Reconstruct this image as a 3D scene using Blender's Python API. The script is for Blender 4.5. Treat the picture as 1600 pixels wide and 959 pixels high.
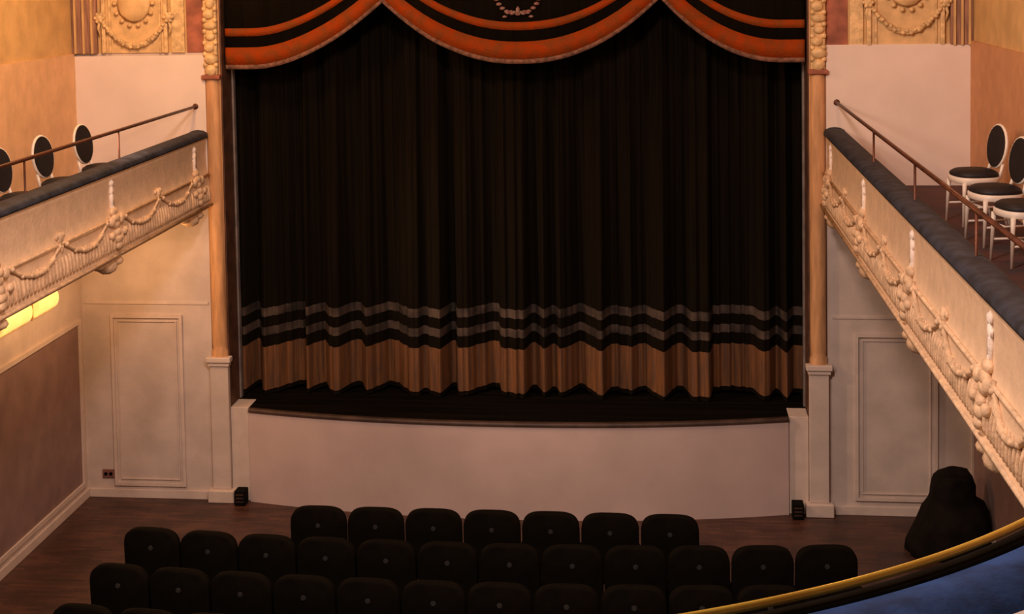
import bpy, bmesh, math, random
from mathutils import Vector, Matrix
random.seed(7)
for o in list(bpy.data.objects): bpy.data.objects.remove(o)
S = bpy.context.scene
COL = S.collection
PI = math.pi

# ------------------------------------------------------------------ camera, light, exposure
cam_d = bpy.data.cameras.new('camera'); cam = bpy.data.objects.new('camera', cam_d); COL.objects.link(cam)
YAW, PITCH, ROLL = -0.1162, 0.0605, -0.0169
fw = Vector((math.sin(YAW)*math.cos(PITCH), math.cos(YAW)*math.cos(PITCH), -math.sin(PITCH)))
rt = Vector((math.cos(YAW), -math.sin(YAW), 0)); up = rt.cross(fw)
rt2 = rt*math.cos(ROLL) + up*math.sin(ROLL); up2 = -rt*math.sin(ROLL) + up*math.cos(ROLL)
cam.matrix_world = Matrix(((rt2.x, up2.x, -fw.x, 1.624), (rt2.y, up2.y, -fw.y, -16.593), (rt2.z, up2.z, -fw.z, 6.012), (0, 0, 0, 1)))
cam_d.sensor_width = 36.0; cam_d.lens = 2383.5/1600*36
cam_d.shift_x = (800-749.3)/1600; cam_d.shift_y = -(479.5-91.3)/1600
cam_d.clip_start = 0.05; cam_d.clip_end = 200
S.camera = cam
S.view_settings.view_transform = 'Standard'; S.view_settings.look = 'None'
S.view_settings.gamma = 1; S.view_settings.use_curve_mapping = False
S.view_settings.exposure = 0.0

w = bpy.data.worlds.new('world'); S.world = w; w.use_nodes = True
w.node_tree.nodes['Background'].inputs[0].default_value = (1, .66, .54, 1)
w.node_tree.nodes['Background'].inputs[1].default_value = 0.05

def area(name, loc, target, power, color, size):
    l = bpy.data.lights.new(name, 'AREA'); l.energy = power; l.color = color; l.shape = 'DISK'; l.size = size
    o = bpy.data.objects.new(name, l); COL.objects.link(o); o.location = loc
    o.rotation_euler = (Vector(target)-Vector(loc)).to_track_quat('-Z', 'Y').to_euler()
    return o
def point(name, loc, power, color, r=.1):
    l = bpy.data.lights.new(name, 'POINT'); l.energy = power; l.color = color; l.shadow_soft_size = r
    o = bpy.data.objects.new(name, l); COL.objects.link(o); o.location = loc
    return o
point('gallery_lamp_light', (-3.1, -2.6, 7.0), 290, (1, .52, .22), .35)
point('gallery_lamp_light_right', (3.2, -3.2, 7.6), 130, (1, .46, .22), .35)
area('hall_fill_light', (0.5, -10.0, 9.0), (0, -2, 2), 430, (1, .72, .61), 1.2)  # added fill from high in the hall, lifts apron and lower stage wall
def spot(name, loc, target, power, color, deg, r=.2):
    l = bpy.data.lights.new(name, 'SPOT'); l.energy = power; l.color = color; l.spot_size = math.radians(deg); l.spot_blend = 1; l.shadow_soft_size = r
    o = bpy.data.objects.new(name, l); COL.objects.link(o); o.location = loc
    o.rotation_euler = (Vector(target)-Vector(loc)).to_track_quat('-Z', 'Y').to_euler()
area('near_fill_light', (-2.2, -11.0, 7.2), (3.4, -7, 4), 210, (1, .76, .64), .8)  # added fill near the camera, brightens the near right parapet
spot('parapet_fill_spot', (2.6, -9.5, 7.0), (-3.6, -3.6, 3.6), 680, (1, .64, .46), 52, .3)  # spot added only to brighten the left parapet
spot('curtain_fill_spot', (-4.5, -3.2, 5.6), (.9, .5, 1.5), 700, (1, .66, .46), 46, .12)  # spot added to rake the curtain folds from the left
spot('right_wall_spot_light', (-1.5, -8.0, 8.0), (4.6, -1.5, 4.6), 420, (1, .64, .44), 40, .3)

# ------------------------------------------------------------------ materials
def mat(name, col, rough=.6, metal=0., var=.12, scale=6., bump=0., bscale=40., spec=.4, col2=None, stretch=None, emit=None, sheen=0):
    m = bpy.data.materials.new(name); m.use_nodes = True; nt = m.node_tree; N = nt.nodes; L = nt.links
    b = N['Principled BSDF']; b.inputs['Roughness'].default_value = rough; b.inputs['Metallic'].default_value = metal
    b.inputs['Specular IOR Level'].default_value = spec
    if sheen: b.inputs['Sheen Weight'].default_value = sheen
    tc = N.new('ShaderNodeTexCoord'); mp = N.new('ShaderNodeMapping'); L.new(tc.outputs['Object'], mp.inputs[0])
    if stretch: mp.inputs['Scale'].default_value = stretch
    n = N.new('ShaderNodeTexNoise'); n.inputs['Scale'].default_value = scale; n.inputs['Detail'].default_value = 5
    L.new(mp.outputs[0], n.inputs['Vector'])
    mx = N.new('ShaderNodeMix'); mx.data_type = 'RGBA'
    c2 = col2 or tuple(c*(1-2*var) for c in col)
    c1 = col if col2 else tuple(min(1, c*(1+var)) for c in col)
    mx.inputs[6].default_value = (*c1, 1); mx.inputs[7].default_value = (*c2, 1)
    rp = N.new('ShaderNodeMapRange'); rp.inputs[1].default_value = .35; rp.inputs[2].default_value = .65
    L.new(n.outputs['Fac'], rp.inputs[0]); L.new(rp.outputs[0], mx.inputs[0]); L.new(mx.outputs[2], b.inputs['Base Color'])
    if bump:
        n2 = N.new('ShaderNodeTexNoise'); n2.inputs['Scale'].default_value = bscale; n2.inputs['Detail'].default_value = 4
        L.new(mp.outputs[0], n2.inputs['Vector'])
        bp = N.new('ShaderNodeBump'); bp.inputs['Strength'].default_value = bump; bp.inputs['Distance'].default_value = .02
        L.new(n2.outputs['Fac'], bp.inputs['Height']); L.new(bp.outputs[0], b.inputs['Normal'])
    if emit:
        b.inputs['Emission Color'].default_value = (*emit[0], 1); b.inputs['Emission Strength'].default_value = emit[1]
    return m

M = {}
M['plaster'] = mat('cream_plaster', (.60, .50, .44), .75, var=.06, scale=3, bump=.1)
M['moulding'] = mat('cream_moulding', (.64, .53, .46), .6, var=.04)
M['board'] = mat('white_board', (.80, .68, .60), .7, var=.03, scale=2)
M['gold_wall'] = mat('golden_wall', (.62, .40, .17), .7, var=.08, scale=4, bump=.15, bscale=12)
M['gold_panel'] = mat('golden_panel', (.70, .48, .23), .6, var=.08, scale=8, bump=.2, bscale=25)
M['gild'] = mat('gilding', (.74, .52, .26), .5, var=.15, scale=14, bump=.3, bscale=30)
M['red_panel'] = mat('red_panel', (.36, .12, .07), .6, var=.2, scale=5)
M['brown_strip'] = mat('brown_strip', (.34, .18, .12), .6, var=.2, scale=5, stretch=(6, 6, .5))
M['column'] = mat('apricot_column', (.62, .34, .16), .5, var=.12, scale=4, stretch=(4, 4, .6))
M['reveal'] = mat('dark_brown_reveal', (.10, .045, .025), .6, var=.2)
M['grey_edge'] = mat('grey_edge', (.20, .17, .16), .5, var=.15)
M['parapet'] = mat('parapet_plaster', (.76, .55, .36), .6, var=.05, scale=7, bump=.25, bscale=25)
M['relief'] = mat('relief_plaster', (.72, .50, .31), .6, var=.12, scale=12, bump=.4, bscale=35)
M['pale_relief'] = mat('pale_relief', (.86, .74, .64), .5, var=.08, scale=10, bump=.3)
M['cap'] = mat('dark_padded_cap', (.024, .028, .042), .7, var=.3, scale=8, bump=.2)
M['blue_cap'] = mat('blue_padding', (.022, .075, .25), .7, var=.25, scale=6, bump=.2, spec=.2)
M['brass'] = mat('brass', (1.0, .58, .08), .25, .2, var=.1)
M['dark_rail'] = mat('dark_brass_rail', (.11, .034, .016), .4, .3, var=.2)
M['curtain'] = mat('black_velvet', (.0065, .004, .0015), .9, var=.15, scale=3, stretch=(8, 8, .3), spec=.1)
M['velvet'] = mat('seat_velvet', (.0055, .0035, .0015), .9, var=.2, scale=8, spec=.1)
M['goldcloth'] = mat('gold_brown_cloth', (.20, .080, .026), .6, scale=3, col2=(.11, .055, .03), stretch=(9, 9, .8), bump=.3, bscale=30)
M['stripe'] = mat('grey_brown_braid', (.062, .042, .032), .8, scale=4, var=.35)
M['swag'] = mat('orange_border', (.32, .042, .003), .8, scale=7, col2=(.20, .05, .01), bump=.3, spec=.08)
M['swag_fringe'] = mat('brown_fringe', (.20, .09, .055), .8, scale=20, var=.25)
M['crest'] = mat('crest_thread', (.30, .20, .15), .7, scale=20, col2=(.20, .06, .06))
M['stage_floor'] = mat('black_stage_floor', (.005, .0035, .002), .95, var=.3, scale=2, stretch=(.3, 6, 1), spec=.05)
M['nosing'] = mat('stage_edge', (.07, .04, .03), .5, var=.2)
M['apron'] = mat('apron_paint', (.60, .46, .42), .7, var=.05, scale=1.5, bump=.05)
M['black'] = mat('black_metal', (.006, .005, .004), .8, var=.2, spec=.05)
M['wood'] = mat('dark_wood', (.05, .025, .015), .5, var=.2)
M['plate'] = mat('number_plate', (.06, .055, .05), .4, .3, var=.1)
M['white_wood'] = mat('white_painted_wood', (.80, .72, .62), .4, var=.05)
M['pad'] = mat('black_pad', (.012, .010, .012), .6, var=.2)
M['gallery_floor'] = mat('gallery_carpet', (.045, .036, .044), .8, scale=2.5, col2=(.11, .042, .036))
M['cloth'] = mat('black_cloth', (.010, .007, .005), .9, var=.2, bump=.4, bscale=8, spec=.1)
M['socket'] = mat('socket_plastic', (.22, .10, .08), .5)
M['glow'] = mat('glowing_glass', (.9, .7, .4), .4, emit=((1, .46, .10), 1.3))
# parquet
def parquet():
    m = bpy.data.materials.new('parquet'); m.use_nodes = True; nt = m.node_tree; N = nt.nodes; L = nt.links
    b = N['Principled BSDF']; b.inputs['Roughness'].default_value = .45
    tc = N.new('ShaderNodeTexCoord'); br = N.new('ShaderNodeTexBrick')
    L.new(tc.outputs['Object'], br.inputs['Vector'])
    br.inputs['Scale'].default_value = 3.2; br.inputs['Mortar Size'].default_value = .008; br.inputs['Brick Width'].default_value = .9; br.inputs['Row Height'].default_value = .16
    br.inputs['Color1'].default_value = (.115, .045, .027, 1); br.inputs['Color2'].default_value = (.055, .022, .015, 1); br.inputs['Mortar'].default_value = (.02, .01, .008, 1)
    n = N.new('ShaderNodeTexNoise'); n.inputs['Scale'].default_value = 2.2; n.inputs['Detail'].default_value = 5; L.new(tc.outputs['Object'], n.inputs['Vector'])
    mx = N.new('ShaderNodeMix'); mx.data_type = 'RGBA'; mx.blend_type = 'MULTIPLY'; mx.inputs[0].default_value = .6
    cr = N.new('ShaderNodeValToRGB'); cr.color_ramp.elements[0].position = .4; cr.color_ramp.elements[1].position = .6
    cr.color_ramp.elements[0].color = (.35, .3, .3, 1)
    L.new(n.outputs['Fac'], cr.inputs[0]); L.new(br.outputs['Color'], mx.inputs[6]); L.new(cr.outputs[0], mx.inputs[7]); L.new(mx.outputs[2], b.inputs['Base Color'])
    return m
M['parquet'] = parquet()

# ------------------------------------------------------------------ helpers
def link(name, bm, m, parent=None, smooth=False, loc=None):
    bmesh.ops.recalc_face_normals(bm, faces=bm.faces)
    me = bpy.data.meshes.new(name); bm.to_mesh(me); bm.free()
    if smooth:
        for p in me.polygons: p.use_smooth = True
    me.materials.append(M[m] if isinstance(m, str) else m)
    o = bpy.data.objects.new(name, me); COL.objects.link(o)
    if parent: o.parent = parent
    if loc: o.location = loc
    return o
def struct(name, bm, m, **k):
    o = link(name, bm, m, **k); o['kind'] = 'structure'; return o
def thing(name, label, cat, loc=(0, 0, 0), rz=0., group=None):
    o = bpy.data.objects.new(name, None); COL.objects.link(o); o.location = loc; o.rotation_euler = (0, 0, rz)
    o.empty_display_size = .1; o['label'] = label; o['category'] = cat
    if group: o['group'] = group
    return o
def dup(root, loc, rz, label):
    r = root.copy(); COL.objects.link(r); r.location = loc; r.rotation_euler = (0, 0, rz); r['label'] = label
    for ch in list(root.children):
        c = ch.copy(); COL.objects.link(c); c.parent = r
        for g in ch.children:
            d = g.copy(); COL.objects.link(d); d.parent = c
    return r
def box(bm, x0, x1, y0, y1, z0, z1, bev=0., T=None):
    vs = [bm.verts.new((x, y, z)) for x in (x0, x1) for y in (y0, y1) for z in (z0, z1)]
    fs = [(0, 1, 3, 2), (4, 6, 7, 5), (0, 4, 5, 1), (2, 3, 7, 6), (0, 2, 6, 4), (1, 5, 7, 3)]
    ff = [bm.faces.new([vs[i] for i in f]) for f in fs]
    if T is not None: bmesh.ops.transform(bm, matrix=T, verts=vs)
    if bev:
        es = list({e for f in ff for e in f.edges})
        bmesh.ops.bevel(bm, geom=es, offset=bev, segments=2, affect='EDGES', profile=.5)
    return bm
def tube(bm, pts, r, n=8, caps=True):
    pts = [Vector(p) for p in pts]; rings = []
    rr = r if isinstance(r, (list, tuple)) else [r]*len(pts)
    pn = None
    for i, p in enumerate(pts):
        t = (pts[min(i+1, len(pts)-1)]-pts[max(i-1, 0)]).normalized()
        a = pn - t*pn.dot(t) if pn else t.orthogonal()
        if a.length < 1e-5: a = t.orthogonal()
        a.normalize(); pn = a; b = t.cross(a)
        rings.append([bm.verts.new(p+(a*math.cos(2*PI*k/n)+b*math.sin(2*PI*k/n))*rr[i]) for k in range(n)])
    for i in range(len(rings)-1):
        for k in range(n):
            bm.faces.new((rings[i][k], rings[i][(k+1) % n], rings[i+1][(k+1) % n], rings[i+1][k]))
    if caps: bm.faces.new(rings[0][::-1]); bm.faces.new(rings[-1])
    return bm
def lathe(bm, prof, n=16, c=(0, 0, 0)):
    rings = [[bm.verts.new((c[0]+r*math.cos(2*PI*k/n), c[1]+r*math.sin(2*PI*k/n), c[2]+z)) for k in range(n)] for r, z in prof]
    for i in range(len(rings)-1):
        for k in range(n): bm.faces.new((rings[i][k], rings[i][(k+1) % n], rings[i+1][(k+1) % n], rings[i+1][k]))
    bm.faces.new(rings[0][::-1]); bm.faces.new(rings[-1])
    return bm
def blob(bm, c, r, sub=1):
    mt = Matrix.Translation(c) @ Matrix.Diagonal((r[0], r[1], r[2], 1))
    bmesh.ops.create_icosphere(bm, subdivisions=sub, radius=1, matrix=mt); return bm
def grid(bm, P, closed=False):
    V = [[bm.verts.new(p) for p in row] for row in P]
    for i in range(len(V)-1):
        for j in range(len(V[0])-1):
            bm.faces.new((V[i][j], V[i][j+1], V[i+1][j+1], V[i+1][j]))
    return bm
def frame(bm, x0, x1, z0, z1, w, y0, y1, axis='x'):
    # rectangular moulding frame in the plane of a wall; axis x: wall faces -Y, axis y: wall along Y (x0,x1 are Y values; y0,y1 are X values)
    for a in ((x0, x1, z0, z0+w), (x0, x1, z1-w, z1), (x0, x0+w, z0+w, z1-w), (x1-w, x1, z0+w, z1-w)):
        if axis == 'x': box(bm, a[0], a[1], y0, y1, a[2], a[3])
        else: box(bm, y0, y1, a[0], a[1], a[2], a[3])
    return bm
NB = bmesh.new

# ------------------------------------------------------------------ the room
W = 4.935
struct('floor', box(NB(), -5.2, 5.2, -18, .6, -.2, 0), 'parquet')
for s, sd in ((-1, 'left'), (1, 'right')):
    struct('wall_stage_'+sd, box(NB(), min(s*3.3, s*5.2), max(s*3.3, s*5.2), 0, .3, 0, 5.1), 'plaster')
    struct('wall_stage_upper_'+sd, box(NB(), min(s*3.3, s*5.2), max(s*3.3, s*5.2), 0, .3, 5.1, 8), 'gold_wall')
struct('wall_left', box(NB(), -W-.25, -W, -18, 0, 0, 5.1), 'plaster')
struct('wall_right', box(NB(), W, W+.25, -18, 0, 0, 5.1), 'plaster')
struct('wall_left_upper', box(NB(), -W-.25, -W, -18, 0, 5.1, 8), 'gold_wall')
struct('wall_right_upper', box(NB(), W, W+.25, -18, 0, 5.1, 8), 'gold_wall')
struct('wall_backstage', box(NB(), -5.2, 5.2, 2.2, 2.4, 0, 8), 'reveal')
# gallery dado boards
bm = NB(); box(bm, -W, -3.40, -.05, 0, 3.6, 5.07, .006)
struct('trim_1', bm, 'board')
bm = NB(); box(bm, 3.41, 4.93, -.05, 0, 3.6, 5.11, .006)
struct('trim_2', bm, 'board')
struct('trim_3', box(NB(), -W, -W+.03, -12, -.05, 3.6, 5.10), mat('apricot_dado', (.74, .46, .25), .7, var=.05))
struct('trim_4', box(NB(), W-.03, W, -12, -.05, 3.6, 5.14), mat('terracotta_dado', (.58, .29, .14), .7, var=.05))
# lower panel mouldings on the stage wall
bm = NB(); frame(bm, -4.60, -3.76, .14, 2.12, .035, -.03, 0); frame(bm, -4.53, -3.83, .21, 2.05, .012, -.016, 0)
struct('trim_5', bm, 'moulding')
bm = NB(); frame(bm, 3.71, 4.58, .16, 1.99, .035, -.03, 0); frame(bm, 3.78, 4.51, .23, 1.92, .012, -.016, 0)
struct('trim_6', bm, 'moulding')
struct('trim_7', box(NB(), -4.9, -3.45, -.014, 0, 2.24, 2.275, .004), 'moulding')
struct('trim_8', box(NB(), 3.47, 4.9, -.014, 0, 2.15, 2.185, .004), 'moulding')
# side wall mouldings
bm = NB()
frame(bm, -3.4, -.12, .16, 2.09, .05, -W, -W+.03, 'y'); frame(bm, -7.2, -3.7, .16, 2.09, .05, -W, -W+.03, 'y')
struct('trim_9', bm, 'moulding')
bm = NB()
frame(bm, -3.4, -.12, .16, 2.09, .05, W-.03, W, 'y'); frame(bm, -7.2, -3.7, .16, 2.09, .05, W-.03, W, 'y')
struct('trim_10', bm, 'moulding')
PM = mat('shaded_infill', (.26, .165, .145), .7, var=.08, scale=4)  # shade under the balconies, darkened into the infill colour
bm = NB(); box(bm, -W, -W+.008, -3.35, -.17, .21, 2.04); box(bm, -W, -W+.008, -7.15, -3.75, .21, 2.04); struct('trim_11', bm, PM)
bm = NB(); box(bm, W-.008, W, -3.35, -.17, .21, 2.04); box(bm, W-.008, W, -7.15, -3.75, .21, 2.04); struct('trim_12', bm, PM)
# baseboards
struct('baseboard_stage_left', box(NB(), -W+.035, -3.49, -.035, 0, 0, .10, .006), 'moulding')
struct('baseboard_stage_right', box(NB(), 3.48, W-.035, -.035, 0, 0, .10, .006), 'moulding')
struct('baseboard_left', box(NB(), -W, -W+.035, -12, 0, 0, .10, .006), 'moulding')
struct('baseboard_right', box(NB(), W-.035, W, -12, 0, 0, .10, .006), 'moulding')

# upper stage-wall decoration
def upper_wall(s, xs, n):
    # xs: outer dark band, panel span, gold band, red panel (absolute x values)
    a0, a1, p0, p1, g0, g1, r0, r1 = xs
    def bx(u, v, y, z0=5.1, z1=7.9):
        b = NB(); box(b, min(s*u, s*v), max(s*u, s*v), y, 0, z0, z1, .004); return b
    struct('trim_%d' % n, bx(a0, a1, -.06), 'brown_strip')
    b = NB()
    for k in range(3):
        u = a0+(a1-a0)*(k+.5)/3; box(b, s*u-.012, s*u+.012, -.085, -.058, 5.1, 7.9)
    struct('trim_%d' % (n+1), b, 'gold_wall')
    struct('trim_%d' % (n+2), bx(p0, p1, -.02), 'gold_panel')
    b = NB()
    for u in (p0, p1):
        box(b, s*u-.022, s*u+.022, -.06, 0, 5.1, 7.9, .008)
        box(b, s*(u+(.07 if u == p1 else -.07))-.012, s*(u+(.07 if u == p1 else -.07))+.012, -.04, 0, 5.1, 7.9)
    struct('trim_%d' % (n+3), b, 'gild')
    struct('trim_%d' % (n+4), bx(g0, g1, -.035), 'gild')
    struct('trim_%d' % (n+5), bx(r0, r1, -.015), 'red_panel')
upper_wall(-1, (4.93, 4.64, 4.56, 3.84, 3.78, 3.63, 3.61, 3.40), 13)
upper_wall(1, (4.93, 4.70, 4.62, 3.86, 3.80, 3.66, 3.64, 3.42), 19)
def garland(cx, top, label, hw=.40, drop=.32):
    t = thing('garland_relief', label, 'ornament', (cx, -.03, top))
    b = NB(); pts = []; rr = []
    for i in range(25):
        u = -1+2*i/24; pts.append((u*hw, -.02, -drop*(1-u*u))); rr.append(.018+.014*(1-u*u)+.006*math.sin(i*2.1))
    tube(b, pts, rr, 8)
    for i in range(19):
        u = -.95+1.9*i/18; blob(b, (u*hw, -.045, -drop*(1-u*u)+.012*math.sin(i*3)), (.026, .02, .026))
    link('leaf_swag', b, 'gild', t, True)
    for s in (-1, 1):
        b = NB(); blob(b, (s*hw, -.03, .0), (.05, .035, .05), 2)
        for k in range(6):
            a = k*PI/3; blob(b, (s*hw+.045*math.cos(a), -.04, .045*math.sin(a)), (.025, .02, .025))
        tube(b, [(s*hw, -.02, -.04), (s*hw+s*.02, -.02, -.12), (s*hw, -.02, -.20)], [.02, .016, .006], 6)
        link('rosette', b, 'gild', t, True)
    b = NB(); blob(b, (0, -.02, .16), (.20, .03, .22), 2)
    for k in range(14):
        a = 2*PI*k/14; blob(b, (.22*math.cos(a), -.03, .16+.25*math.sin(a)), (.03, .02, .03))
    link('medallion', b, 'gold_panel', t, True)
garland(-4.20, 5.50, 'gilded garland and medallion relief on the golden wall left of the stage')
garland(4.25, 5.56, 'gilded garland and medallion relief on the golden wall right of the stage')

# ------------------------------------------------------------------ proscenium columns
def column(s, label):
    cx = s*3.325
    t = thing('proscenium_column', label, 'column', (cx, 0, 0))
    link('plinth', box(NB(), -.15, .15, -.14, 0, 0, .14, .01), 'moulding', t)
    b = NB(); box(b, -.105, .105, -.08, 0, .14, 1.58, .008)
    link('pedestal', b, 'plaster', t)
    b = NB(); box(b, -.14, .14, -.12, 0, 1.60, 1.66, .01); box(b, -.12, .12, -.10, 0, 1.56, 1.60)
    link('pedestal_ledge', b, 'moulding', t)
    b = NB(); prof = []
    for z in (1.66, 1.70, 1.74, 4.80):
        prof.append(z)
    rows = []
    for z, r in ((1.66, .095), (1.72, .095), (1.76, .075), (1.80, .082), (4.80, .078)):
        rows.append([(r*math.cos(PI+PI*k/12), -.015-r*.8*abs(math.sin(PI*k/12)), z) for k in range(13)])
    grid(b, rows); box(b, -.09, .09, -.015, 0, 1.66, 7.9)
    link('shaft', b, 'column', t, True)
    b = NB(); box(b, -.105, .105, -.11, 0, 4.80, 4.85, .012)
    link('necking_ring', b, 'red_panel', t)
    b = NB(); box(b, -.075, .075, -.075, 0, 4.85, 7.9, .01)
    z = 4.9; k = 0
    while z < 7.8:
        r = .07+.014*math.sin(k*1.9)
        blob(b, (.012*math.sin(k*2.3), -.08, z), (r, .045, .055+.012*math.cos(k)), 2)
        for q in (-1, 1): blob(b, (q*.06, -.075, z+.06), (.03, .03, .035))
        z += .125; k += 1
    link('carved_capital', b, 'gild', t, True)
    return t
column(-1, 'apricot column with gilded carved top at the left edge of the stage curtain')
column(1, 'apricot column with gilded carved top at the right edge of the stage curtain')
# reveals (jambs) behind the columns
for s, n in ((-1, 25), (1, 27)):
    b = NB(); box(b, min(s*3.22, s*3.42), max(s*3.22, s*3.42), .0, .38, 1.05, 8); struct('trim_%d' % n, b, 'reveal')
    b = NB(); box(b, min(s*3.2, s*3.42), max(s*3.2, s*3.42), .38, .46, 1.05, 8); struct('trim_%d' % (n+1), b, 'grey_edge')

# ------------------------------------------------------------------ stage
def bulge(x): return -.40*max(0, 1-(abs(x)/3.15)**2.2)-.02
xs = [-3.0+6.0*i/48 for i in range(49)]
st = thing('stage', 'stage with curved cream front and black floor below the curtain', 'stage', (0, 0, 0))
b = NB()
P = [[(x, bulge(x), z) for x in xs] for z in (0, 1.03)]
grid(b, P); grid(b, [[(x, bulge(x), 1.03) for x in xs], [(x, .3, 1.03) for x in xs]])
for x in (-3.0, 3.0):
    V = [b.verts.new(p) for p in ((x, bulge(x), 0), (x, .3, 0), (x, .3, 1.03), (x, bulge(x), 1.03))]; b.faces.new(V)
link('stage_front', b, 'apron', st)
b = NB()
top = [[(x, bulge(x)-.02, 1.035) for x in xs], [(x, bulge(x)-.025, 1.055) for x in xs], [(x, bulge(x)-.01, 1.075) for x in xs], [(x, bulge(x)+.05, 1.075) for x in xs], [(x, bulge(x)+.05, 1.035) for x in xs], [(x, bulge(x)-.02, 1.035) for x in xs]]
grid(b, top); link('stage_nosing', b, 'nosing', st, True)
b = NB(); grid(b, [[(x, bulge(x)+.05, 1.07) for x in xs], [(x, 2.1, 1.07) for x in xs]])
box(b, -3.215, 3.215, .02, 2.1, .95, 1.069)
link('stage_floor', b, 'stage_floor', st)
for s in (-1, 1):
    b = NB(); box(b, min(s*3.005, s*3.215), max(s*3.005, s*3.215), -.03, .3, 0, 1.075, .006)
    link('end_pier', b, 'moulding', st)
for s, lb in ((-1, 'small black box on the floor at the left end of the stage front'), (1, 'small black box on the floor at the right end of the stage front')):
    t = thing('floor_box', lb, 'box', (s*3.085, -.14, 0), 0, 'black boxes at the ends of the stage front')
    link('housing', box(NB(), -.06, .06, -.08, .08, 0, .17, .008), 'black', t)
    b = NB()
    for z in (.05, .09, .13): box(b, -.045, .045, -.086, -.078, z-.008, z+.008)
    link('grille', b, 'wood', t)

# ------------------------------------------------------------------ stage curtain
CP = [(-3.3, .1), (-3.26, 0), (-3.1, 1), (-2.99, 0), (-2.87, 1), (-2.44, 0), (-2.38, .8), (-2.22, .2), (-2.05, 1), (-1.82, 0), (-1.68, .8), (-1.44, 0), (-1.11, 1), (-1.03, .6), (-.85, 1), (-.7, 0), (-.62, .9), (-.21, 0), (-.14, .8), (.1, 1), (.21, .1), (.33, .8), (.44, .3), (.53, .8), (.73, 0), (.98, 1), (1.09, .2), (1.31, .5), (1.42, .1), (1.66, 1), (1.84, 0), (2.0, 1), (2.17, 1), (2.22, .1), (2.42, 0), (2.61, .1), (2.77, .9), (2.91, .2), (3.0, .9), (3.12, .1), (3.3, .3)]
def fold(x):
    x = 1.624+(x-1.624)/1.022
    for (a, u), (c, v) in zip(CP, CP[1:]):
        if a <= x <= c:
            t = (x-a)/(c-a); t = t*t*(3-2*t); return u+(v-u)*t
    return 0
def cy(x, z):
    k = min(1, max(0, (z-1.0)/4.5)); f = fold(x); fine = .018*math.sin(x*47+2*math.sin(x*5))+.008*math.sin(x*101)
    return .84-.34*f*(1-.55*k)+fine
def cz(x, z):
    return z-.04*fold(x)*max(0, 1-(z-1.0)/2.2)+.02
def sheet(x0, x1, z0, z1, nx, nz, off=0.):
    return [[(x0+(x1-x0)*i/nx, cy(x0+(x1-x0)*i/nx, z0+(z1-z0)*j/nz)-off, cz(x0+(x1-x0)*i/nx, z0+(z1-z0)*j/nz)) for i in range(nx+1)] for j in range(nz+1)]
ct = thing('stage_curtain', 'closed black velvet stage curtain with gold-brown band and stripes near its hem', 'curtain', (0, 0, 1.08))
def cpart(name, z0, z1, m, nz, off):
    b = NB(); P = sheet(-3.36, 3.30, z0, z1, 640, nz, off)
    P = [[(p[0], p[1], p[2]-1.08) for p in r] for r in P]
    grid(b, P); o = link(name, b, m, ct, True); return o
cpart('drape', 1.095, 7.9, 'curtain', 24, 0)
cpart('gold_stripe', 1.985, 2.085, 'stripe', 1, .006)
cpart('gold_stripe', 1.77, 1.865, 'stripe', 1, .006)
cpart('gold_band', 1.145, 1.64, 'goldcloth', 4, .006)

# ------------------------------------------------------------------ swagged pelmet
def swz(x):
    if x < -1.405: t = max(0, (x+2.86))/1.455; return 4.905+.72*t**1.75
    if x < 1.66: t = abs(x-.125)/1.532; return 4.935+.70*t**2.15
    t = max(0, (2.98-x))/1.32; return 4.925+.71*t**2.1
pt = thing('pelmet', 'black swagged pelmet with orange scalloped borders across the top of the stage', 'pelmet', (0, .1, 4.9))
px = sorted({-3.2+6.4*i/200 for i in range(201)} | {-1.405, 1.66})
def pel(name, lo, hi, y, m):
    b = NB()
    row = lambda o: [(x, y+.012*math.sin(x*9), (o if o > 2 else swz(x)+o)-4.9+.0) for x in px]
    grid(b, [row(lo), row(hi)] if hi < 2 else [row(lo), [(x, y+.012*math.sin(x*9), 3.0) for x in px]])
    so = link(name, b, m, pt, True)
    md = so.modifiers.new('s', 'SOLIDIFY'); md.thickness = .006; md.offset = 0
    return so
pel('pelmet_cloth', 0.0, 3.0, 0.0, 'curtain')
pel('wide_border', 0.04, .24, -.012, 'swag')
pel('fringe', -.005, .045, -.014, 'swag_fringe')
pel('narrow_border', .365, .455, -.012, 'swag')
b = NB()
for k in range(13):
    a = PI+PI*k/12
    blob(b, (.11+.24*math.cos(a), -.03, .80+.22*math.sin(a)), (.035, .012, .022))
for sx in (-1, 1):
    for k in range(4): blob(b, (.11+sx*(.04+.035*k), -.032, .60-.012*k*k+.02*k), (.03, .012, .016))
blob(b, (.11, -.035, .62), (.025, .014, .05)); blob(b, (.11, -.035, .90), (.09, .014, .12), 2)
link('crest', b, 'crest', pt, True)

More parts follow.
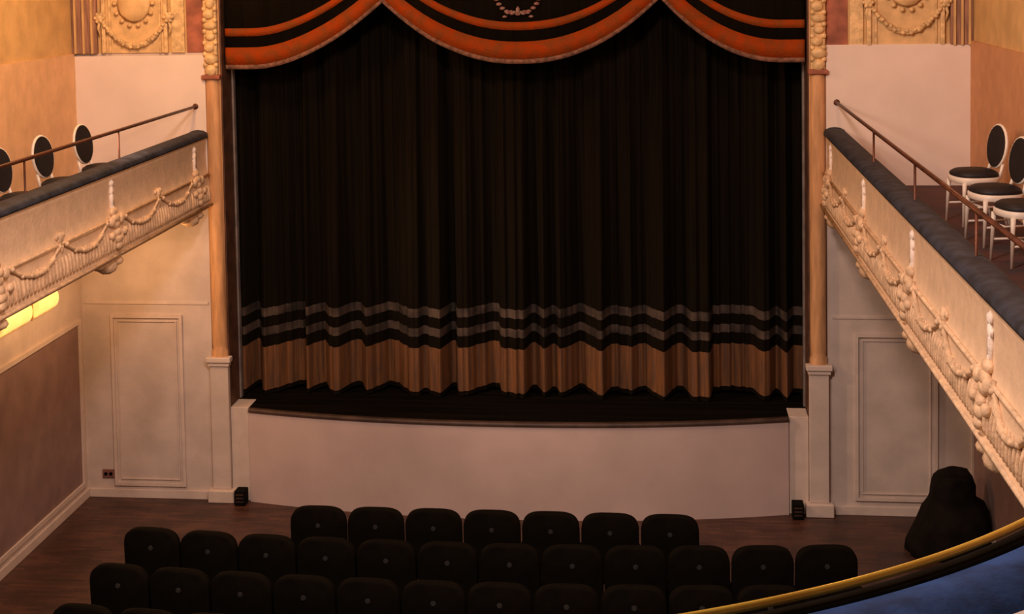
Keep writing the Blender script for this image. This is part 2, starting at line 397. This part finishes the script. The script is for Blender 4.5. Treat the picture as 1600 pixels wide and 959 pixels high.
# ------------------------------------------------------------------ side balconies
BX = 3.41
def prof():   # (inward offset, z) of the parapet face, top to bottom
    return [(-.02, 4.16), (.0, 4.15), (.008, 4.12), (.005, 4.09), (0, 4.06), (-.005, 3.95), (0, 3.84), (.012, 3.76), (.03, 3.73), (.022, 3.70), (.035, 3.64), (.05, 3.56), (.052, 3.48), (.04, 3.43), (.055, 3.41), (.055, 3.38), (.03, 3.36), (-.04, 3.345), (-.12, 3.345)]
def poff(z):
    pr = prof()
    for (a, u), (c, v) in zip(pr, pr[1:]):
        if v <= z <= u: return a+(c-a)*(u-z)/(u-v+1e-9)
    return 0
def balcony(s, label):
    YB = 10.2
    t = thing('balcony', label, 'balcony', (s*BX, -.07, 3.35))
    X = lambda o: -s*o                                   # inward
    def L(p): return (p[0], p[1], p[2]-3.35)
    ys = [-i*YB/60 for i in range(61)]
    b = NB(); grid(b, [[L((X(o), y, z)) for y in ys] for o, z in prof()])
    bk = [(-.02, 4.16), (-.14, 4.16), (-.14, 3.6)]
    grid(b, [[L((X(o), y, z)) for y in ys] for o, z in bk])
    for y in (0, -YB):
        V = [b.verts.new(L((X(o), y, z))) for o, z in prof()+[(-.14, 3.345), (-.14, 4.16)]]; b.faces.new(V)
    link('parapet', b, 'parapet', t, True)
    b = NB(); x0, x1 = sorted((X(-.14), X(-1.52)))
    box(b, x0, x1, -YB, .0, 0, .25); link('floor_slab', b, 'gallery_floor', t)
    # padded cap
    b = NB(); n = 10; rows = []
    for k in range(n+1):
        a = PI*k/n; rows.append([L((X(-.085+.115*math.cos(a)), y, 4.165+.058*max(0, math.sin(a))**.7)) for y in ys])
    rows.append([L((X(-.2), y, 4.15)) for y in ys]); rows.append([L((X(.03), y, 4.15)) for y in ys]); rows.append(rows[0])
    grid(b, rows)
    blob(b, L((X(-.085), 0, 4.18)), (.115, .06, .055), 2)
    link('padded_cap', b, 'cap', t, True)
    # fluting of the lower belly
    b = NB(); y = -.1
    while y > -YB+.1:
        pts = [L((X(poff(z)+.004), y, z)) for z in (3.63, 3.58, 3.53, 3.48, 3.45)]
        tube(b, pts, [.008, .014, .016, .014, .008], 5); y -= .075
    link('fluting', b, 'relief', t, True)
    # roll moulding
    b = NB()
    for z, r in ((3.735, .016), (3.40, .018)): tube(b, [L((X(poff(z)+.004), yy, z)) for yy in (0, -YB)], r, 6)
    link('moulding', b, 'relief', t, True)
    drops = [-.45, -3.0, -5.55, -8.1]
    for d in drops:
        b = NB()
        for k in range(7):
            z = 4.06-k*.075; w = .035+.018*math.sin(k*1.3+1)
            blob(b, L((X(poff(z)+.008), d, z)), (.022, w, .045))
        box(b, min(X(.02), X(-.01)), max(X(.02), X(-.01)), d-.03, d+.03, 3.72-3.35, 4.08-3.35)
        link('vertical_drop', b, 'pale_relief', t, True)
        b = NB()
        for z, w in ((3.80, .08), (3.74, .10), (3.68, .08), (3.61, .06), (3.55, .085), (3.49, .06)):
            blob(b, L((X(poff(z)+.012), d, z)), (.035, w, .045), 2)
        for sg in (-1, 1):
            blob(b, L((X(poff(3.7)+.02), d+sg*.12, 3.72)), (.035, .055, .05), 2); blob(b, L((X(poff(3.6)+.02), d+sg*.16, 3.60)), (.03, .05, .04), 2)
        link('cartouche', b, 'relief', t, True)
        b = NB()
        blob(b, L((X(-.04), d-.06, 3.30)), (.10, .12, .075), 2); blob(b, L((X(-.02), d+.08, 3.33)), (.09, .09, .05), 2); blob(b, L((X(-.08), d-.16, 3.325)), (.08, .09, .05), 2)
        link('corbel', b, 'relief', t, True)
    seq = drops+[-10.2]
    for d0, d1 in zip(seq, seq[1:]):
        for q in range(2):
            a = d0-.17+(d1-d0+.34)*q/2; c = d0-.17+(d1-d0+.34)*(q+1)/2
            pts = []; rr = []
            for i in range(15):
                u = i/14; z = 3.76-.17*4*u*(1-u); pts.append(L((X(poff(z)+.012), a+(c-a)*u, z))); rr.append(.013+.012*4*u*(1-u)+.004*math.sin(i*2.5))
            b = NB(); tube(b, pts, rr, 6)
            for i in range(1, 14, 2):
                p = pts[i]; blob(b, (p[0]+X(.012), p[1], p[2]+.01*math.sin(i)), (.018, .026, .024))
            link('garland', b, 'relief', t, True)
        b = NB(); m_ = (d0+d1)/2
        blob(b, L((X(.015), m_, 3.78)), (.03, .06, .055), 2); blob(b, L((X(.02), m_, 3.70)), (.03, .035, .06), 2)
        for sg in (-1, 1): blob(b, L((X(.015), m_+sg*.07, 3.80)), (.02, .03, .03))
        link('rosette', b, 'relief', t, True)
    # handrail
    XR = 3.52; dx = s*(XR-BX)
    b = NB(); tube(b, [(dx, .02, 4.495-3.35), (dx, -9.9, 4.50-3.35)], .017, 10); blob(b, (dx, .02, 4.495-3.35), (.035, .012, .035), 2)
    h = link('handrail', b, 'dark_rail', t, True)
    for y in ((-2.45, -4.65, -6.85, -9.05) if s < 0 else (-2.78, -4.95, -7.15, -9.35)):
        b = NB(); tube(b, [(dx, y, 4.20-3.35), (dx, y, 4.22-3.35), (dx, y, 4.49-3.35)], [.022, .010, .010], 8)
        link('post', b, 'dark_rail', h, True)
    return t
balcony(-1, 'left side balcony with ornate plaster parapet, dark padded cap and thin handrail')
balcony(1, 'right side balcony with ornate plaster parapet, dark padded cap and thin handrail')

# gallery front curving towards the camera
gt = thing('balcony', 'curved blue padded gallery front with shiny brass rail at bottom right', 'gallery', (2.3, -12.3, 3.35))
def ell(a, off):
    # off grows outwards (away from the hall centre)
    x = 3.41*math.cos(a); y = -10.1-2.82*math.sin(a)
    n = Vector((math.cos(a)/3.41, -(-math.sin(a))*-1/2.82*1.0, 0)); n = Vector((math.cos(a)/3.41, -math.sin(a)/2.82, 0)).normalized()
    return x+n.x*off, y+n.y*off
AA = [.35+(1.45-.35)*i/50 for i in range(51)]
def sweep(profile, m, name):
    b = NB(); rows = []
    for o, z in profile:
        rows.append([(ell(a, o)[0]-2.3, ell(a, o)[1]+12.3, z-3.35) for a in AA])
    grid(b, rows)
    for k in (0, -1):
        V = [b.verts.new(r[k]) for r in rows[:-1]]; b.faces.new(V)
    return link(name, b, m, gt, True)
sweep([(.012*math.cos(2*PI*k/12)-.005, 4.25+.013*math.sin(2*PI*k/12)) for k in range(13)], 'brass', 'brass_rail')
sweep([(-.015, 4.14), (-.015, 4.222), (.04, 4.222), (.045, 4.14), (-.015, 4.14)], 'black', 'shadow_gap')
sweep([(.047, 4.14), (.05, 4.20), (.075, 4.235), (.17, 4.25), (.29, 4.235), (.33, 4.20), (.335, 4.14), (.047, 4.14)], 'blue_cap', 'padded_cap')
sweep([(.337, 4.10), (.337, 4.225), (.45, 4.225), (.47, 4.20), (.47, 4.10), (.337, 4.10)], 'board', 'inner_ledge')
sweep([(.0, 4.14), (.0, 3.7), (.04, 3.35), (.45, 3.35), (.45, 4.14), (.0, 4.14)], 'parapet', 'parapet')

# ------------------------------------------------------------------ glowing wall lamps under the left balcony
def lamp(y0, y1, label):
    t = thing('wall_lamp', label, 'lamp', (-W, (y0+y1)/2, 2.44), 0, 'glowing lamps under the left balcony')
    h = (y1-y0)/2
    link('back_plate', box(NB(), 0, .02, -h-.02, h+.02, -.06, .20, .004), 'gild', t)
    b = NB(); n = 8; rows = []
    for k in range(n+1):
        a = -PI/2+PI*k/n; rows.append([(.02+.07*math.cos(a), yy, .07+.11*math.sin(a)) for yy in (-h, h)])
    grid(b, rows)
    for k in (0, 1):
        V = [b.verts.new(r[k]) for r in rows]; b.faces.new(V)
    link('lamp_shade', b, 'glow', t, True)
lamp(-1.40, -.88, 'long glowing wall lamp under the left balcony, nearer the stage')
lamp(-2.30, -1.58, 'long glowing wall lamp under the left balcony, at the left picture edge')
point('under_balcony_glow', (-4.1, -1.0, 2.85), 31, (1, .52, .22), .12)
point('under_balcony_glow_b', (-4.2, -2.0, 2.85), 24, (1, .52, .22), .12)

# ------------------------------------------------------------------ theatre seats
def back_outline(w, h, n=28):
    pts = []
    for i in range(n+1):
        a = PI*i/n; c, s = math.cos(a), math.sin(a)
        pts.append((w*abs(c)**.55*(1 if c > 0 else -1), h-.20+.20*abs(s)**.62))
    return [(w, .0)]+pts+[(-w, .0)]
def make_seat(label):
    t = thing('theatre_seat', label, 'seat', (0, 0, 0), 0, 'black theatre seats')
    b = NB(); o = back_outline(.262, .66)
    lay = [(-.055, .94), (-.045, 1.0), (.02, 1.0), (.05, .93)]; rows = []
    for y, k in lay:
        rows.append([(x*k, y-.12*(z-.33)*.5, .36+.33*(1-k)+z*k) for x, z in o])
    # recline: the top leans towards the camera (backwards = -Y)
    V = [[b.verts.new(p) for p in r] for r in rows]
    for i in range(len(V)-1):
        for j in range(len(V[0])): 
            k = (j+1) % len(V[0]); b.faces.new((V[i][j], V[i][k], V[i+1][k], V[i+1][j]))
    b.faces.new(V[0]); b.faces.new(V[-1][::-1])
    br = link('backrest', b, 'velvet', t, True)
    b = NB(); zc = .85; yb = -.055-.12*((zc-.36)-.33)*.5
    bmesh.ops.create_cone(b, cap_ends=True, segments=16, radius1=.024, radius2=.020, depth=.008, matrix=Matrix.Translation((0, yb-.003, zc)) @ Matrix.Rotation(PI/2, 4, 'X'))
    link('number_plate', b, 'plate', br)
    b = NB(); box(b, -.225, .225, .05, .46, .38, .47, .03); link('seat_cushion', b, 'velvet', t, True)
    for s in (-1, 1):
        b = NB(); box(b, s*.25-.012, s*.25+.012, -.02, .36, .02, .56, .004); box(b, s*.25-.014, s*.25+.014, .0, .36, 0, .03)
        sf = link('side_frame', b, 'wood', t)
        b = NB(); box(b, s*.25-.014, s*.25+.014, -.02, .36, .56, .60, .006); link('armrest', b, 'velvet', sf)
    return t
ORD = ['first', 'second', 'third', 'fourth', 'fifth', 'sixth', 'seventh', 'eighth', 'ninth', 'tenth', 'eleventh', 'twelfth']
first = None
def seat(x, y, rz, label):
    global first
    if first is None:
        first = make_seat(label); first.location = (x, y, 0); first.rotation_euler = (0, 0, rz); return
    dup(first, (x, y, 0), rz, label)
for i in range(7):
    seat(-1.55+.541*i, -2.92, 0, 'black velvet theatre seat, %s from left in the short front row of seven' % ORD[i])
for row, (y0, nm, cnt) in enumerate(((-3.72, 'second', 12), (-4.56, 'third', 12), (-5.38, 'fourth', 6))):
    for i in range(cnt):
        x = -2.93+.5405*i
        seat(x, y0+.018*x*x, .036*x, 'black velvet theatre seat, %s from left in the %s row from the stage' % (ORD[i], nm))

# ------------------------------------------------------------------ gallery chairs
def make_chair(label):
    # faces +Y, origin on the floor
    t = thing('gallery_chair', label, 'chair', (0, 0, 0), 0, 'white medallion chairs in the side galleries')
    b = NB(); n = 24
    o = [(.215*abs(math.cos(a))**.7*(1 if math.cos(a) > 0 else -1), .0+.20*abs(math.sin(a))**.8*(1 if math.sin(a) > 0 else -1)) for a in [2*PI*k/n for k in range(n)]]
    rows = [[(x*k, y*k, z) for x, y in o] for k, z in ((.98, .44), (1.0, .455), (.96, .475), (.80, .495), (.4, .505))]
    V = [[b.verts.new(p) for p in r] for r in rows]
    for i in range(4):
        for j in range(n): b.faces.new((V[i][j], V[i][(j+1) % n], V[i+1][(j+1) % n], V[i+1][j]))
    b.faces.new(V[0][::-1]); b.faces.new(V[-1])
    link('seat_pad', b, 'pad', t, True)
    b = NB(); rows = [[(x*k, y*k, z) for x, y in o] for k, z in ((1.0, .385), (1.03, .39), (1.03, .435), (1.0, .44))]
    V = [[b.verts.new(p) for p in r] for r in rows]
    for i in range(3):
        for j in range(n): b.faces.new((V[i][j], V[i][(j+1) % n], V[i+1][(j+1) % n], V[i+1][j]))
    b.faces.new(V[0][::-1]); b.faces.new(V[-1])
    link('seat_frame', b, 'white_wood', t, True)
    for sx in (-1, 1):
        b = NB(); tube(b, [(sx*.17, .16, .39), (sx*.175, .165, .30), (sx*.185, .18, 0)], [.022, .018, .011], 8); link('leg', b, 'white_wood', t, True)
        b = NB(); tube(b, [(sx*.15, -.17, .39), (sx*.155, -.19, .2), (sx*.165, -.24, 0)], [.02, .018, .012], 8); link('leg', b, 'white_wood', t, True)
        b = NB(); tube(b, [(sx*.178, .17, .17), (sx*.158, -.20, .17)], .010, 6); link('stretcher', b, 'white_wood', t, True)
        b = NB(); tube(b, [(sx*.13, -.18, .42), (sx*.125, -.205, .50), (sx*.12, -.22, .55)], .015, 8); link('back_post', b, 'white_wood', t, True)
    b = NB(); tube(b, [(-.168, -.01, .17), (.168, -.01, .17)], .010, 6); link('stretcher', b, 'white_wood', t, True)
    rc = lambda z: -.19-.13*(z-.45)
    b = NB(); rows = []
    for k in range(25):
        a = 2*PI*k/24; rows.append((.185*math.cos(a), rc(.70+.19*math.sin(a)), .70+.19*math.sin(a)))
    tube(b, rows, .014, 8, False); link('back_frame', b, 'white_wood', t, True)
    b = NB(); fr = [b.verts.new((.175*math.cos(2*PI*k/24), rc(.70+.19*math.sin(2*PI*k/24))+.018, .70+.19*math.sin(2*PI*k/24))) for k in range(24)]
    bk = [b.verts.new((v.co.x, v.co.y-.036, v.co.z)) for v in fr]
    b.faces.new(fr); b.faces.new(bk[::-1])
    for k in range(24): b.faces.new((fr[k], fr[(k+1) % 24], bk[(k+1) % 24], bk[k]))
    link('back_pad', b, 'pad', t)
    return t
LX, RX = -3.88, 4.47
rzL, rzR = -PI/2, PI/2
c0 = make_chair('white oval-backed chair with black pad in the left gallery, nearest the stage')
c0.location = (LX, -1.97, 3.6); c0.rotation_euler = (0, 0, rzL-.1)
dup(c0, (LX, -2.98, 3.6), rzL-.1, 'white oval-backed chair with black pad in the left gallery, second from the stage')
dup(c0, (LX, -3.92, 3.6), rzL-.1, 'white oval-backed chair cut by the left picture edge in the left gallery')
dup(c0, (RX, -2.40, 3.6), rzR+.22, 'white oval-backed chair with black pad in the right gallery, nearest the stage')
dup(c0, (RX-.03, -3.42, 3.6), rzR+.22, 'white oval-backed chair with black pad in the right gallery, middle of three')
dup(c0, (RX, -4.28, 3.6), rzR+.22, 'white oval-backed chair cut by the right picture edge in the right gallery')

# ------------------------------------------------------------------ small things
t = thing('wall_socket', 'small reddish socket box low on the wall left of the stage', 'socket', (-4.68, 0, .27))
link('socket_plate', box(NB(), -.07, .07, -.02, 0, -.05, .05, .006), 'socket', t)
b = NB()
for sx in (-.03, .03): bmesh.ops.create_cone(b, cap_ends=True, segments=12, radius1=.02, radius2=.02, depth=.008, matrix=Matrix.Translation((sx, -.022, 0)) @ Matrix.Rotation(PI/2, 4, 'X'))
link('socket_hole', b, 'black', t)

# black cloth-covered bundle by the right wall
t = thing('covered_equipment', 'tall black cloth-covered heap standing on the floor before the right wall panel', 'equipment', (4.50, -1.0, 0))
b = NB(); n = 36; rows = []
lev = [(0, -.40, .40), (.10, -.39, .41), (.30, -.30, .405), (.42, -.25, .40), (.52, -.19, .36), (.565, -.17, .28), (.62, -.165, .27), (.70, -.15, .27), (.755, -.13, .25), (.79, -.09, .24), (.812, -.02, .225)]
for z, l, r in lev:
    cx, hw = (l+r)/2, (r-l)/2; row = []
    dpt = .30 if z < .5 else .22
    for k in range(n):
        a = 2*PI*k/n; e = .75; c, s = math.cos(a), math.sin(a)
        wv = 1+.035*math.sin(7*a+z*3)+.02*math.sin(13*a)
        row.append(b.verts.new((cx+hw*wv*abs(c)**e*(1 if c > 0 else -1), dpt*wv*abs(s)**e*(1 if s > 0 else -1), z)))
    rows.append(row)
for i in range(len(rows)-1):
    for j in range(n): b.faces.new((rows[i][j], rows[i][(j+1) % n], rows[i+1][(j+1) % n], rows[i+1][j]))
b.faces.new(rows[0][::-1]); b.faces.new(rows[-1])
link('cloth_cover', b, 'cloth', t, True)
b = NB(); box(b, .10, .22, -.12, .12, .78, .835, .02); box(b, -.02, .07, -.1, .1, .78, .82, .015)
link('corner_bump', b, 'cloth', t)
